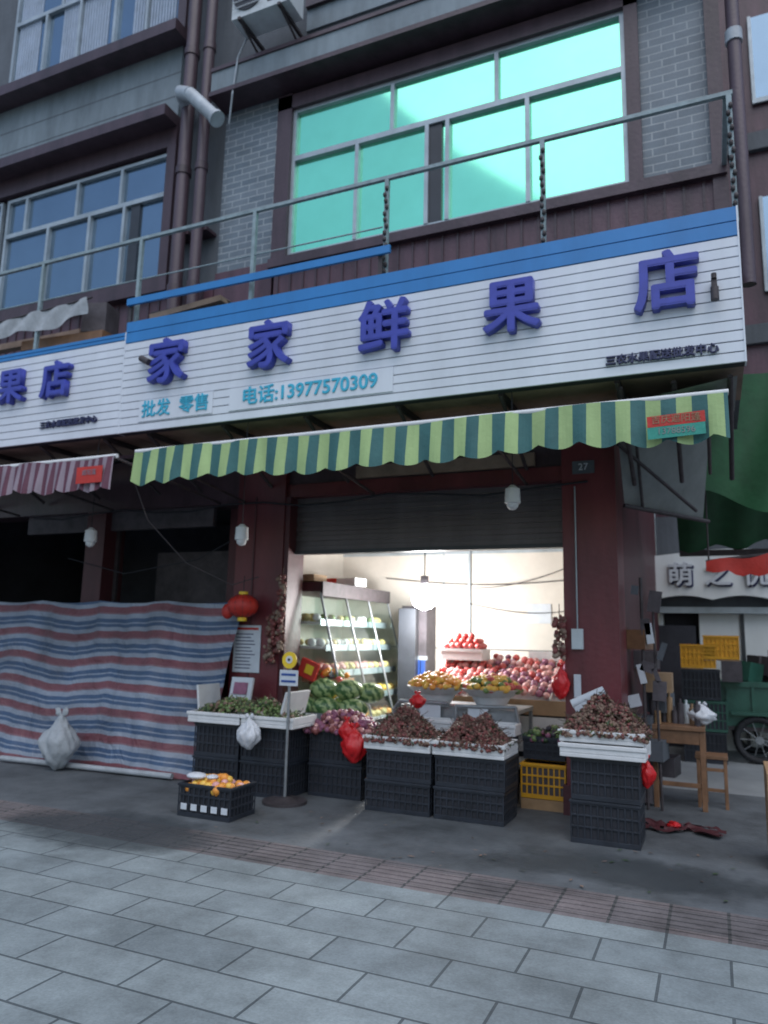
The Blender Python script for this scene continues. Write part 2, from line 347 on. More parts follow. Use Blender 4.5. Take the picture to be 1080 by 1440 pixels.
# ---------------------------------------------------------------- signs
def sign(name,x0,x1,z0,zw,zt,y=5.8):
    s=B(name)
    s.box(x0,x1,y+0.02,y+0.10,z0,zt,'black')
    n=12; p=(zw-z0)/n
    for i in range(n):
        s.box(x0,x1,y,y+0.02,z0+i*p+0.005,z0+(i+1)*p-0.005,'white')
    nb=2; p2=(zt-zw)/nb
    for i in range(nb):
        s.box(x0,x1,y-0.004,y+0.02,zw+i*p2+0.005,zw+(i+1)*p2-0.004,'sblue')
    s.box(x1,x1+0.012,y-0.006,y+0.10,z0,zt,'white')
    s.box(x0,x1,y+0.10,6.85,z0+0.03,z0+0.05,'tan')
    x=x0+0.3
    while x<x1:
        s.box(x,x+0.04,y+0.1,6.85,z0-0.02,z0+0.028,'rust')
        s.cyl((x+0.02,y+0.1,z0-0.01),(x+0.02,6.85,z0-0.45),0.018,'rust')
        x+=0.95
    return s.done()
sg=sign('fruit_shop_sign',-5.69,0.30,3.55,4.555,4.80)
yf=5.775
for c,x,sz in (('家',-5.06,0.50),('家',-3.82,0.50),('鲜',-2.60,0.51),('果',-1.43,0.50),('店',-0.21,0.50)):
    text(c,sz,(x,yf-0.02,4.22),'char',sg,'letter',0.04,0.013)
text('批发  零售',0.19,(-4.95,yf+0.010,3.765),'cyan',sg,'phone_line',0.006,0.003)
text('电话:13977570309',0.19,(-3.40,yf+0.010,3.765),'cyan',sg,'phone_number',0.006,0.004)
text('三农水果配送批发中心',0.082,(-0.28,yf+0.012,3.675),'navy',sg,'small_caption',0.012,0.003)
b=B('backing_strip'); b.box(-5.42,-4.48,5.790,5.797,3.65,3.88,'white'); b.box(-4.28,-2.52,5.790,5.797,3.65,3.88,'white'); b.done(parent=sg)
b=B('spot_bracket'); b.box(0.10,0.14,5.72,5.80,4.12,4.2,'rust'); b.cyl((0.12,5.7,4.12),(0.12,5.7,4.02),0.03,'rust')
b.cyl((0.12,5.72,4.2),(0.12,5.72,4.24),0.02,'rust'); b.cyl((-5.25,5.70,4.25),(-5.38,5.72,4.32),0.035,'rust'); b.cyl((-5.38,5.72,4.32),(-5.42,5.8,4.33),0.02,'rust'); b.done(parent=sg)
sg2=sign('neighbouring_shop_sign',-12,-5.70,3.55,4.60,4.69)
for c,x in (('果',-7.32,),('店',-6.62),('鲜',-8.1)): text(c,0.44,(x,yf-0.02,4.22),'char',sg2,'letter',0.035,0.012)
text('三农水果配送批发中心',0.085,(-6.42,yf+0.012,3.74),'navy',sg2,'small_caption',0.01,0.003)
b=B('blue_board_strip'); b.ob((-4.13,5.78,5.02),(3.12,0.03,0.075),(0,0.0,0),'sblue'); b.box(-5.69,-5.65,5.8,5.83,4.8,5.05,'rust'); b.box(-2.7,-2.66,5.8,5.83,4.8,5.05,'rust'); b.done()

b=B('balcony_railing')
b.box(-12,0.33,5.86,5.90,5.80,5.835,'rail'); 
b.cyl((-12,5.88,5.35),(-2.7,5.88,5.32),0.008,'rail')
for x in (0.30,-1.18,-2.66,-4.15,-5.65,-7.15,-8.6):
    b.box(x-0.02,x+0.02,5.86,5.90,4.7,5.80,'rail')
    if x in (-1.18,-2.66,0.30):
        for i in range(14): b.sph((x+0.012*math.sin(i*2),5.85,4.85+i*0.065),0.02,'rust',1,(1,1,1.5))
b.box(0.26,0.30,5.9,6.9,5.79,5.83,'rail')
b.done()
b=B('draped_cloth')
vs=[];fs=[];n=30
for i in range(n+1):
    for j in range(8):
        vs.append((-8.1+1.75*i/n,5.84-0.02*math.sin(i*0.9+j*0.5),5.13+0.01*math.sin(i*0.5)+0.003*i-0.038*j*(0.85+0.15*math.sin(i*0.35+1))))
for i in range(n):
    for j in range(7): fs.append((i*8+j,i*8+j+1,i*8+j+9,i*8+j+8))
b.add(vs,fs,'sack',True); b.cyl((-8.15,5.85,5.14),(-6.3,5.85,5.22),0.012,'rust'); b.done()
b=B('stored_boards'); b.ob((-5.0,6.0,4.9),(0.9,0.25,0.06),(4,-6,3),'tan'); b.ob((-5.1,6.1,4.98),(1.1,0.15,0.05),(2,4,-8),'rust'); b.ob((-6.9,6.1,4.85),(1.3,0.2,0.12),(0,2,0),'wood'); b.ob((-7.6,6.2,5.0),(1.5,0.1,0.08),(0,-3,5),'tan'); b.ob((-6.5,6.2,5.1),(0.3,0.3,0.35),(0,0,15),'darkobj'); b.done()

# ---------------------------------------------------------------- awnings
def awning(name,x0,x1,zt,zb,k1,k2,sw,y=5.2,lip='foam'):
    a=B(name); cols=4; nx=int((x1-x0)/sw*cols); rows=8
    P=lambda i,j:(x0+i*sw/cols, y-0.02+0.02*math.sin(i*0.55)*j/rows+0.015*math.sin(i*0.17+1)-0.03*(j/rows), 
        zt-(zt-zb)*(j/rows)-( (0.05*abs(math.sin(math.pi*(i*sw/cols)/0.29))+0.012*math.sin(i*0.11)) if j==rows else 0)+0.014*math.sin(i*0.05))
    for i in range(nx):
        k=k1 if (i//cols)%2==0 else k2
        vs=[];fs=[]
        for j in range(rows+1): vs+= [P(i,j),P(i+1,j)]
        for j in range(rows): fs.append((2*j,2*j+1,2*j+3,2*j+2))
        a.add(vs,fs,k,True)
        p,q=P(i,0),P(i+1,0)
        a.quad([p,q,(q[0],6.3,3.42),(p[0],6.3,3.42)],k)
    a.cyl((x0,y+0.01,zt+0.005),(x1,y+0.01,zt+0.005),0.022,lip,n=8)
    x=x0+0.1
    while x<x1:
        a.cyl((x,y+0.03,zt-0.02),(x,6.85,2.95),0.015,'rust',n=6); x+=1.6
    return a.done()
aw=awning('green_striped_awning',-4.87,0.16,3.14,2.855,'grnL','grnD',0.098)
b=B('awning_label'); b.ob((-0.17,5.118,2.965),(0.36,0.004,0.075),(0,-2,0),'red'); b.ob((-0.17,5.118,2.885),(0.36,0.004,0.08),(0,-2,0),'teal2'); b.done(parent=aw)
text('吉庆遮阳篷',0.062,(-0.17,5.113,2.967),'card',aw,'label_text',0.001); text('13788596',0.06,(-0.17,5.113,2.888),'canv',aw,'label_text',0.001)
aw2=awning('maroon_striped_awning',-8.4,-5.10,3.12,2.84,'mar','pink',0.052)
b=B('awning_label'); b.box(-5.50,-5.18,5.118,5.123,2.86,3.02,'red'); b.done(parent=aw2)
text('遮阳篷',0.06,(-5.34,5.115,2.96),'pink',aw2,'label_text',0.001)

b=B('side_canopy')
b.quad([(-0.72,6.9,3.35),(0.25,6.9,3.5),(0.25,5.95,3.5),(-0.72,5.95,3.35)],'canv')
b.quad([(-0.70,7.0,2.75),(-0.05,7.6,2.66),(0.05,7.0,3.42),(-0.70,6.6,3.3)],'canv')
for x in (-0.6,-0.2,0.2):
    b.cyl((x,5.95,3.5),(x,6.9,2.9),0.02,'rust'); b.cyl((x,5.95,3.5),(x,6.9,3.48),0.02,'rust'); b.cyl((x,6.4,3.22),(x,6.6,3.5),0.015,'rust')
b.cyl((-0.7,6.95,2.72),(0.0,7.6,2.64),0.02,'rust'); b.cyl((-0.7,6.55,3.2),(-0.1,7.3,2.7),0.016,'rust'); b.cyl((-0.55,6.6,3.3),(-0.55,7.1,2.7),0.014,'rust')
b.done()
b=B('green_sheet_canopy')
vs=[];fs=[];n=16;m_=8
for i in range(n+1):
    for j in range(m_+1):
        u=i/n;v=j/m_
        vs.append((-0.35+1.7*u,8.6+1.2*v,3.75-1.15*v+0.15*u+0.05*math.sin(u*20+v*3)))
for i in range(n):
    for j in range(m_): k=i*(m_+1)+j; fs.append((k,k+1,k+m_+2,k+m_+1))
b.add(vs,fs,'canopyg',True); b.box(-0.35,1.35,9.78,9.84,2.55,2.62,'rust')
vs=[];fs=[];n=20
for i in range(n+1):
    for j in range(9):
        u=i/n;v=j/8; x=-0.30+1.65*u; bot=3.05-0.35*u+0.10*math.sin(u*9); 
        vs.append((x,8.5+0.06*math.sin(u*13+v*4)-0.05*v,4.3-(4.3-bot)*v+0.12*u))
for i in range(n):
    for j in range(8): k=i*9+j; fs.append((k,k+1,k+10,k+9))
b.add(vs,fs,'canopyg',True)
b.done()
b=B('red_awning')
n=24; vs=[];fs=[]
for i in range(n+1):
    x=-0.05+1.7*i/n; zt=2.36+0.20*i/n+0.02*math.sin(i*0.8); dp=0.10+0.26*(i/n)+0.035*abs(math.sin(i*1.05))
    for j in range(5): vs.append((x,8.62-0.02*math.sin(i*0.9)*j/4,zt-dp*j/4))
for i in range(n):
    for j in range(4): k=i*5+j; fs.append((k,k+1,k+6,k+5))
b.add(vs,fs,'red',True)
b.cyl((-0.05,8.64,2.36),(1.65,8.64,2.56),0.02,'rust'); b.cyl((-0.02,8.64,2.36),(-0.02,8.64,3.2),0.01,'rust'); b.cyl((1.2,8.64,2.5),(1.2,8.64,3.2),0.01,'rust'); b.done()

b=B('lane_shop_building')
b.box(-0.76,6,12.0,12.4,0,1.0,'shopw'); b.box(-0.2,6,12.0,12.4,1.0,2.0,'shopw'); b.box(-0.76,-0.70,12.0,12.4,1.0,2.0,'shopw')
b.box(-0.76,6,12.0,12.4,2.0,3.4,'concd'); b.box(-0.76,8,12.05,12.4,3.4,22,'plum'); b.box(-0.70,-0.2,12.3,12.4,0,2.0,'dark'); b.box(-0.9,-0.25,11.96,12.0,0,1.75,'dark'); b.box(0.35,0.40,11.97,12.0,0,2.0,'alud')
for z in (6,9.2,12.4,15.6):
    b.box(-0.5,8,11.95,12.05,z,z+0.3,'concd'); b.box(1.0,2.3,12.02,12.05,z+0.9,z+2.4,'blue'); b.box(0.95,2.35,11.98,12.02,z+0.82,z+0.9,'alu'); b.box(0.95,1.0,11.98,12.05,z+0.9,z+2.4,'alu')
b.box(-0.86,6,11.85,12.0,1.93,2.02,'alu')
lb=b.done()
b=B('lane_shop_signboard')
n=80; vs=[];fs=[]
for i in range(n+1):
    x=-0.95+4*i/n
    vs+=[(x,11.7,2.80+0.05*math.sin(x*2.2+1)),(x,11.7,2.12+0.06*abs(math.sin(x*4))),(x,11.9,2.80+0.05*math.sin(x*2.2+1)),(x,11.9,2.12+0.06*abs(math.sin(x*4)))]
for i in range(n):
    k=4*i; fs+=[(k,k+1,k+5,k+4),(k+2,k+6,k+7,k+3),(k,k+4,k+6,k+2),(k+1,k+3,k+7,k+5)]
b.add(vs,fs,'shopw'); ls=b.done()
for c,x in (('萌',-0.42),('之',0.08),('优',0.58)): text(c,0.36,(x,11.66,2.46),'paper',ls,'letter',0.02,0.008)
for c,x in (('萌',-0.40),('之',0.10),('优',0.60)): text(c,0.36,(x,11.69,2.44),'navy',ls,'letter_shadow_backing',0.008,0.012)

# ---------------------------------------------------------------- tarp
def tarpmat():
    m=bpy.data.materials.new('striped_tarp'); m.use_nodes=True; nt=m.node_tree; n=nt.nodes; l=nt.links; p=n['Principled BSDF']; p.inputs['Roughness'].default_value=0.5
    uv=n.new('ShaderNodeUVMap'); s=n.new('ShaderNodeSeparateXYZ'); l.new(uv.outputs[0],s.inputs[0])
    a=n.new('ShaderNodeMath'); a.operation='MULTIPLY'; a.inputs[1].default_value=6.4; l.new(s.outputs['Y'],a.inputs[0])
    f=n.new('ShaderNodeMath'); f.operation='FRACT'; l.new(a.outputs[0],f.inputs[0])
    r=n.new('ShaderNodeValToRGB'); r.color_ramp.interpolation='CONSTANT'
    W=(0.27,0.31,0.38,1);Bl=(0.055,0.10,0.19,1);Rd=(0.19,0.06,0.075,1)
    es=r.color_ramp.elements; es[0].position=0; es[0].color=Rd; es[1].position=0.24; es[1].color=W
    for pos,c in ((0.40,Bl),(0.53,W),(0.58,Bl),(0.74,W),(0.93,(0.22,0.11,0.13,1))): e=es.new(pos); e.color=c
    l.new(f.outputs[0],r.inputs[0])
    nz=n.new('ShaderNodeTexNoise'); nz.inputs['Scale'].default_value=2.5; nz.inputs['Detail'].default_value=6; tc=n.new('ShaderNodeTexCoord'); l.new(tc.outputs['Object'],nz.inputs['Vector'])
    mr=n.new('ShaderNodeMapRange'); mr.inputs['From Min'].default_value=0.3; mr.inputs['From Max'].default_value=0.7; mr.inputs['To Min'].default_value=0.6; mr.inputs['To Max'].default_value=1.1; l.new(nz.outputs['Fac'],mr.inputs['Value'])
    sc=n.new('ShaderNodeVectorMath'); sc.operation='SCALE'; l.new(r.outputs[0],sc.inputs[0]); l.new(mr.outputs[0],sc.inputs['Scale']); l.new(sc.outputs[0],p.inputs['Base Color'])
    nb=n.new('ShaderNodeTexNoise'); nb.inputs['Scale'].default_value=4; nb.inputs['Detail'].default_value=5; nb.inputs['Distortion'].default_value=1.5; l.new(tc.outputs['Object'],nb.inputs['Vector'])
    bp=n.new('ShaderNodeBump'); bp.inputs['Strength'].default_value=0.8; bp.inputs['Distance'].default_value=0.06; l.new(nb.outputs['Fac'],bp.inputs['Height']); l.new(bp.outputs['Normal'],p.inputs['Normal'])
    return m
me=bpy.data.meshes.new('striped_tarpaulin'); vs=[];fs=[];uvs=[]; nx=160; nz_=40
for i in range(nx+1):
    for j in range(nz_+1):
        u=i/nx; v=j/nz_
        zt=1.84-0.03*abs(math.sin(u*math.pi*5))
        x=-9.6+4.85*u+0.02*math.sin(v*6+u*9)
        q=noise.noise(Vector((x*1.6,v*2.0,3.3)))
        q2=noise.noise(Vector((x*5+v*2,v*2.5,7.3)))
        y=6.78-0.42*(1-v)**1.3 -0.05*math.sin(x*3.1+1.5*v)*(1-v) +0.07*q*(1-abs(2*v-1))+0.03*q2+0.012*math.sin(x*17+4*v)
        z=0.015+(zt-0.015)*v-0.10*math.sin(math.pi*v)*abs(math.sin(u*math.pi*3))*0.5
        if u>0.93: x-= (u-0.93)*1.6*(math.sin(v*3.1))*0.9*0.5; x+=0.28*(u-0.93)/0.07*(v**2)*0.3
        vs.append((x,y,z)); uvs.append((u,v+0.012*math.sin(u*14)+0.008*q2))
for i in range(nx):
    for j in range(nz_): k=i*(nz_+1)+j; fs.append((k,k+1,k+nz_+2,k+nz_+1))
me.from_pydata(vs,[],fs); uvl=me.uv_layers.new(name='UVMap')
for lp in me.loops: uvl.data[lp.index].uv=uvs[lp.vertex_index]
me.materials.append(tarpmat())
for p in me.polygons: p.use_smooth=True
o=bpy.data.objects.new('striped_tarpaulin',me); COL.objects.link(o)

# ---------------------------------------------------------------- props
def crate(b,x0,y0,z0,w,d,h,k='crate',inner='black'):
    t=0.012; x1=x0+w;y1=y0+d;z1=z0+h
    b.box(x0+t,x1-t,y0+t,y1-t,z0+0.01,z1-0.03,inner)
    for (a0,a1,c0,c1) in ((x0,x1,y0,y0+t),(x0,x1,y1-t,y1),(x0,x0+t,y0+t,y1-t),(x1-t,x1,y0+t,y1-t)):
        b.box(a0,a1,c0,c1,z0,z0+0.035,k); b.box(a0,a1,c0,c1,z1-0.035,z1,k)
        b.box(a0,a1,c0,c1,z0+h*0.36,z0+h*0.36+0.014,k); b.box(a0,a1,c0,c1,z0+h*0.62,z0+h*0.62+0.014,k)
    b.box(x0-0.008,x1+0.008,y0-0.008,y0,z1-0.022,z1-0.004,k); b.box(x1,x1+0.008,y0,y1,z1-0.022,z1-0.004,k)
    n=int(w/0.05)
    for i in range(n+1):
        x=x0+(w-0.012)*i/n
        b.box(x,x+0.012,y0-0.001,y0+0.006,z0+0.035,z1-0.035,k)
    n=int(d/0.05)
    for i in range(n+1):
        y=y0+(d-0.012)*i/n
        b.box(x1-0.006,x1+0.001,y,y+0.012,z0+0.035,z1-0.035,k); b.box(x0-0.001,x0+0.006,y,y+0.012,z0+0.035,z1-0.035,k)
def foambox(b,x0,y0,z0,w,d,h,k='foam'):
    t=0.025; x1=x0+w;y1=y0+d;z1=z0+h
    b.box(x0,x1,y0,y1,z0,z0+0.03,k)
    b.box(x0,x1,y0,y0+t,z0+0.03,z1,k); b.box(x0,x1,y1-t,y1,z0+0.03,z1,k); b.box(x0,x0+t,y0+t,y1-t,z0+0.03,z1,k); b.box(x1-t,x1,y0+t,y1-t,z0+0.03,z1,k)
    b.box(x0-0.01,x1+0.01,y0-0.01,y0,z1-0.03,z1,k)
def heap(b,x0,y0,z0,w,d,h,r,n,ks,sub=2,leaves=0,twigs=0,sq=1.0,flat=2.5,jit=None,lk=('leaf','leaf2','lych3')):
    sd=R()*50
    def zz(u,v): return z0+h*max(0,(1-abs(u)**flat))*max(0,(1-abs(v)**flat))*(0.85+0.5*noise.noise(Vector((u*2.2+sd,v*2.2,0))))
    jit=r*1.2 if jit is None else jit
    for i in range(n):
        u=U(-1,1);v=U(-1,1)
        x=x0+w/2+u*w/2*1.0;y=y0+d/2+v*d/2*1.0
        z=zz(u,v)+U(-jit,jit*0.6)
        rr=r*U(0.8,1.2)
        b.sph((x,y,z),rr,random.choice(ks),sub,(1,1,sq),(U(0,3),U(0,3),U(0,3)) if sq!=1 else None)
    for i in range(leaves):
        u=U(-1.08,1.08);v=U(-1.08,1.08); c=Vector((x0+w/2+u*w/2,y0+d/2+v*d/2,zz(u,v)+U(0,0.03)))
        E=Euler((U(-1,1),U(-1,1),U(0,6))).to_matrix(); L=U(0.018,0.045)
        b.quad([tuple(c+E@Vector(q)) for q in ((-L,0,0),(0,-L*0.3,0.008),(L,0,0),(0,L*0.3,0.008))],random.choice(lk))
    for i in range(twigs):
        u=U(-1,1);v=U(-1,1); c=Vector((x0+w/2+u*w/2,y0+d/2+v*d/2,zz(u,v)))
        e=c+Vector((U(-.08,.08),U(-.08,.05),U(-0.01,.07))); b.cyl(c,e,0.003,'twig',n=4)
def bag(name,c,w,h,k,seed=0,depth=None,parent=None):
    b=B(name); depth=depth or w*0.7
    def fn(v,q):
        n=noise.noise(v*2.3+Vector((seed,seed*2,0)))*0.28+noise.noise(Vector((v.x*6,v.y*6,v.z*2))+Vector((seed,0,5)))*0.16
        t=(v.z+1)/2; s=(0.75+0.35*math.sin(t*2.6))*(1-0.62*max(0,t-0.55)/0.45)
        return Vector((q.x*(s+n),q.y*(s+n),q.z*(1+n*0.15)))
    b.sph(c,1,k,4,(w/2,depth/2,h*0.42),None,fn)
    cx,cy,cz=c; b.cyl((cx,cy,cz+h*0.36),(cx+0.01,cy,cz+h*0.44),w*0.10,k,w*0.05,8)
    for s_ in (-1,1): b.sph((cx+s_*w*0.12,cy,cz+h*0.47),1,k,2,(w*0.10,0.012,h*0.07),(0,s_*0.6,0),lambda v,q:q*(1+0.6*noise.noise(v*2+Vector((seed,s_,0)))))
    return b.done(parent=parent)

LY=['lych','lych','lych2','lych3']
LK=('leaf','twig','lych','lych3','twig')
for x0 in (-2.86,-2.22):
    b=B('lychee_crate_stand')
    crate(b,x0,6.15,0.005,0.60,0.44,0.26); crate(b,x0+0.01,6.15,0.268,0.60,0.44,0.25)
    b.done(0.002)
    b=B('foam_box'); foambox(b,x0-0.01,6.12,0.522,0.62,0.48,0.115); b.done(0.008)
    b=B('lychee_pile'); heap(b,x0+0.0,6.10,0.60,0.60,0.50,0.26,0.0155,1600,LY,1,220,260,flat=2.0,lk=LK); b.done()
b=B('lychee_crate_stand'); crate(b,-1.06,5.97,0.005,0.50,0.42,0.31); crate(b,-1.05,5.96,0.318,0.50,0.42,0.31); b.done(0.002)
b=B('foam_box'); foambox(b,-1.12,5.90,0.63,0.62,0.50,0.10); foambox(b,-1.13,5.94,0.735,0.62,0.48,0.09); b.done(0.008)
b=B('lychee_pile'); heap(b,-1.13,5.92,0.79,0.64,0.50,0.27,0.0155,1600,LY+['lych3','lych3'],1,260,280,flat=2.0,lk=LK+('leaf2','leaf2')); b.done()
b=B('rolled_paper'); b.cyl((-1.10,6.35,0.98),(-0.85,6.42,1.10),0.035,'paper'); b.ob((-0.98,6.40,0.98),(0.22,0.1,0.06),(0,-20,10),'paper'); b.done()
bag('red_plastic_bag',(-0.52,6.15,0.52),0.12,0.26,'redbag',3)
b=B('fruit_crate_stand')
crate(b,-4.70,6.12,0.005,0.52,0.50,0.31); crate(b,-4.70,6.12,0.318,0.52,0.50,0.31)
crate(b,-4.15,6.12,0.005,0.50,0.50,0.31); crate(b,-4.15,6.12,0.318,0.50,0.50,0.31); b.done(0.002)
b=B('foam_box'); foambox(b,-4.74,6.05,0.635,0.60,0.46,0.10); foambox(b,-4.12,6.05,0.635,0.56,0.46,0.10); 
b.ob((-3.72,6.35,0.82),(0.025,0.44,0.28),(0,14,0),'foam'); b.ob((-4.80,6.45,0.84),(0.025,0.36,0.26),(0,-8,0),'foam'); b.done(0.008)
b=B('green_fruit_pile'); heap(b,-4.72,6.07,0.70,1.10,0.42,0.16,0.020,800,['green','green','leaf2','lych3','leaf'],1,260,90,0.8,flat=3); b.done()
b=B('carton_label'); b.ob((-4.52,6.62,0.92),(0.26,0.03,0.24),(-12,0,0),'paper'); b.ob((-4.52,6.60,0.93),(0.16,0.02,0.12),(-12,0,0),'plumf'); b.done()
b=B('fruit_crate_stand'); crate(b,-3.58,6.42,0.005,0.55,0.45,0.30); crate(b,-3.58,6.42,0.308,0.55,0.45,0.30); b.done(0.002)
b=B('plum_pile'); heap(b,-3.62,6.38,0.60,0.62,0.5,0.17,0.026,480,['plumf','lych2','peach','plumf'],2,20,flat=2.5); b.done()
bag('white_plastic_bag',(-3.98,5.98,0.58),0.22,0.34,'whbag',5)
bag('red_plastic_bag',(-3.08,6.36,0.50),0.22,0.38,'redbag',8)
bag('red_plastic_bag',(-3.16,6.36,0.62),0.14,0.25,'redbag',11)
def melonmat():
    m=bpy.data.materials.new('watermelon_skin'); m.use_nodes=True; nt=m.node_tree; n=nt.nodes; l=nt.links; p=n['Principled BSDF']; p.inputs['Roughness'].default_value=0.35
    tc=n.new('ShaderNodeTexCoord'); w=n.new('ShaderNodeTexWave'); w.bands_direction='DIAGONAL'; w.inputs['Scale'].default_value=5; w.inputs['Distortion'].default_value=7; w.inputs['Detail'].default_value=3; w.inputs['Detail Scale'].default_value=3
    l.new(tc.outputs['Object'],w.inputs['Vector']); r=n.new('ShaderNodeValToRGB'); r.color_ramp.elements[0].position=0.2; r.color_ramp.elements[0].color=(0.05,0.13,0.04,1); r.color_ramp.elements[1].position=0.8; r.color_ramp.elements[1].color=(0.32,0.42,0.18,1)
    l.new(w.outputs['Fac'],r.inputs[0]); l.new(r.outputs[0],p.inputs['Base Color']); return m
M['melon']=melonmat()
b=B('display_rack'); b.box(-4.15,-3.25,6.92,7.45,0.60,0.64,'steel')
for x in (-4.13,-3.29):
    for y in (6.94,7.41): b.box(x,x+0.03,y,y+0.03,0,0.60,'steel')
b.box(-4.15,-3.25,6.90,6.92,0.60,0.70,'steel'); crate(b,-4.05,7.0,0.02,0.6,0.4,0.3); b.done()
b=B('watermelon_pile')
for x,y,z,a in ((-4.02,7.05,0.75,0.2),(-3.74,7.03,0.75,0.1),(-3.44,7.05,0.75,0.3),(-3.95,7.3,0.75,0.9),(-3.65,7.32,0.75,0),(-3.84,7.15,0.93,0.1),(-3.54,7.15,0.93,0.2),(-3.36,7.28,0.90,0.4)): b.sph((x,y,z),0.118,'melon',3,(1.35,0.95,0.9),(0,0,a))
b.done()
b=B('mixed_fruit_tray'); b.box(-4.2,-3.75,7.3,7.7,0.98,1.02,'card'); heap(b,-4.2,7.3,1.02,0.45,0.38,0.1,0.04,60,['orange','green','apple'],2,0,flat=2); b.done()
b=B('red_label_box'); b.ob((-4.06,7.2,1.12),(0.22,0.05,0.2),(0,20,0),'red'); b.ob((-4.04,7.17,1.12),(0.1,0.01,0.1),(0,20,0),'yel'); b.done(0.004)
b=B('fruit_crate'); crate(b,-4.12,5.20,0.005,0.52,0.36,0.26); 
for i in range(5): b.box(-4.08+i*0.1,-4.02+i*0.1,5.188,5.192,0.06,0.11,'paper')
b.done(0.002)
b=B('orange_pile'); heap(b,-4.10,5.22,0.22,0.48,0.32,0.07,0.036,70,['orange','orange','peach','mango'],2,0,flat=3,jit=0.02); b.sph((-4.02,5.30,0.31),0.07,'whbag',3,(1.3,1,0.4)); b.sph((-3.86,5.30,0.315),0.05,'whbag',3,(1,1,0.4)); b.done()
b=B('price_sign_pole'); b.cyl((-3.59,6.02,0.005),(-3.59,6.02,0.03),0.20,'rust',n=28); b.cyl((-3.59,6.02,0.03),(-3.59,6.02,0.06),0.12,'rust',0.03,20)
b.cyl((-3.59,6.02,0.05),(-3.59,6.02,1.22),0.014,'steel'); b.box(-3.68,-3.49,5.99,6.0,1.03,1.17,'paper'); b.box(-3.66,-3.51,5.985,5.989,1.12,1.14,'bluec'); b.box(-3.66,-3.51,5.985,5.989,1.06,1.08,'bluec')
b.cyl((-3.58,5.995,1.26),(-3.58,5.98,1.26),0.075,'yel',n=24); b.cyl((-3.58,5.98,1.265),(-3.58,5.976,1.265),0.035,'foam',n=16); b.sph((-3.58,5.975,1.265),0.015,'alud',1); b.done()
bag('woven_sack',(-6.50,6.15,0.29),0.40,0.68,'sack',21,0.30)
b=B('tarp_edge_weight'); b.cyl((-7.4,6.2,0.05),(-5.1,6.32,0.045),0.03,'sack',n=8); b.done()

b=B('fruit_display_counter')
b.box(-2.95,-1.75,7.15,7.85,0.78,0.82,'steel'); b.box(-2.95,-1.75,7.14,7.15,0.60,0.80,'steel')
for x in (-2.93,-2.36,-1.79):
    for y in (7.17,7.80): b.box(x,x+0.035,y,y+0.035,0,0.78,'steel')
b.box(-2.95,-1.75,7.15,7.8,0.28,0.31,'steel')
b.tube([(-2.99,7.12,0.62),(-2.99,7.08,0.78),(-2.93,7.08,0.86),(-2.42,7.08,0.86)],0.018,'steel'); b.tube([(-2.34,7.08,0.62),(-2.34,7.08,0.84),(-1.75,7.08,0.86),(-1.7,7.1,0.6)],0.018,'steel')
b.box(-2.72,-2.50,7.085,7.095,0.66,0.84,'paper'); b.box(-2.22,-2.02,7.085,7.095,0.66,0.84,'paper')
b.done(0.004)
for x,ks in ((-2.66,['orange','mango']),(-2.08,['mango','mango','green','apple'])):
    b=B('fruit_plate')
    b.cyl((x,7.42,0.93),(x,7.42,1.0),0.22,'foam',0.31,28); b.cyl((x,7.42,0.82),(x,7.42,0.93),0.14,'foam',0.20,20)
    for i in range(170):
        a=U(0,6.28); rr=0.29*math.sqrt(R()); b.sph((x+rr*math.cos(a),7.42+rr*math.sin(a),1.01+0.10*(1-(rr/0.28)**2)+U(-.02,.02)),0.032 if ks[0]=='orange' else 0.036,random.choice(ks),2,(1.2,0.9,0.85),(0,0,U(0,3)))
    b.done()
b=B('foam_tray_stack'); foambox(b,-2.75,6.85,0.62,0.6,0.25,0.10); foambox(b,-2.1,6.85,0.62,0.40,0.25,0.10); b.box(-2.75,-2.15,6.87,7.08,0.0,0.615,'crate'); b.box(-2.1,-1.72,6.87,7.08,0.0,0.615,'crate'); b.done(0.006)
bag('red_plastic_bag',(-2.60,6.72,0.90),0.15,0.17,'redbag',31)
b=B('apple_display_rack')
b.box(-3.0,-1.25,8.0,8.9,0.0,0.85,'crate'); b.ob((-2.12,8.4,1.02),(1.7,0.95,0.03),(24,0,0),'foam')
for x in (-2.95,-2.5,-2.05,-1.6,-1.3): b.ob((x,8.4,1.06),(0.015,0.95,0.06),(24,0,0),'foam')
b.box(-3.05,-1.25,7.94,7.96,0.72,0.87,'card'); foambox(b,-2.98,8.45,1.24,0.5,0.36,0.13); b.box(-2.0,-1.3,8.75,8.9,1.25,1.36,'foam')
b.box(-3.0,-2.0,7.90,7.94,0.3,0.7,'card'); b.box(-1.95,-1.3,7.90,7.94,0.35,0.7,'foam')
b.done()
b=B('apple_pile')
for i in range(19):
    for j in range(11):
        u=-2.95+i*0.088+U(-.02,.02); t=-0.42+j*0.085+U(-.015,.015); y=8.4+t*math.cos(math.radians(24)); z=1.085+t*math.sin(math.radians(24))
        b.sph((u,y,z+U(0,0.03)),0.043*U(0.9,1.08),random.choice(['peach','peach','apple','plumf']) if i>6 else random.choice(['apple','peach']),2,(1,1,0.92))
for i in range(6):
    for j in range(4): b.sph((-2.93+i*0.08+U(-.01,.01),8.49+j*0.085,1.40+U(-.01,.01)),0.042,'apple',2,(1,1,0.9))
for i in range(5):
    for j in range(3): b.sph((-2.89+i*0.08+U(-.01,.01),8.53+j*0.085,1.46),0.042,'apple',2,(1,1,0.9))
for i in range(3): b.sph((-2.81+i*0.08,8.6,1.52),0.042,'apple',2,(1,1,0.9))
b.done()
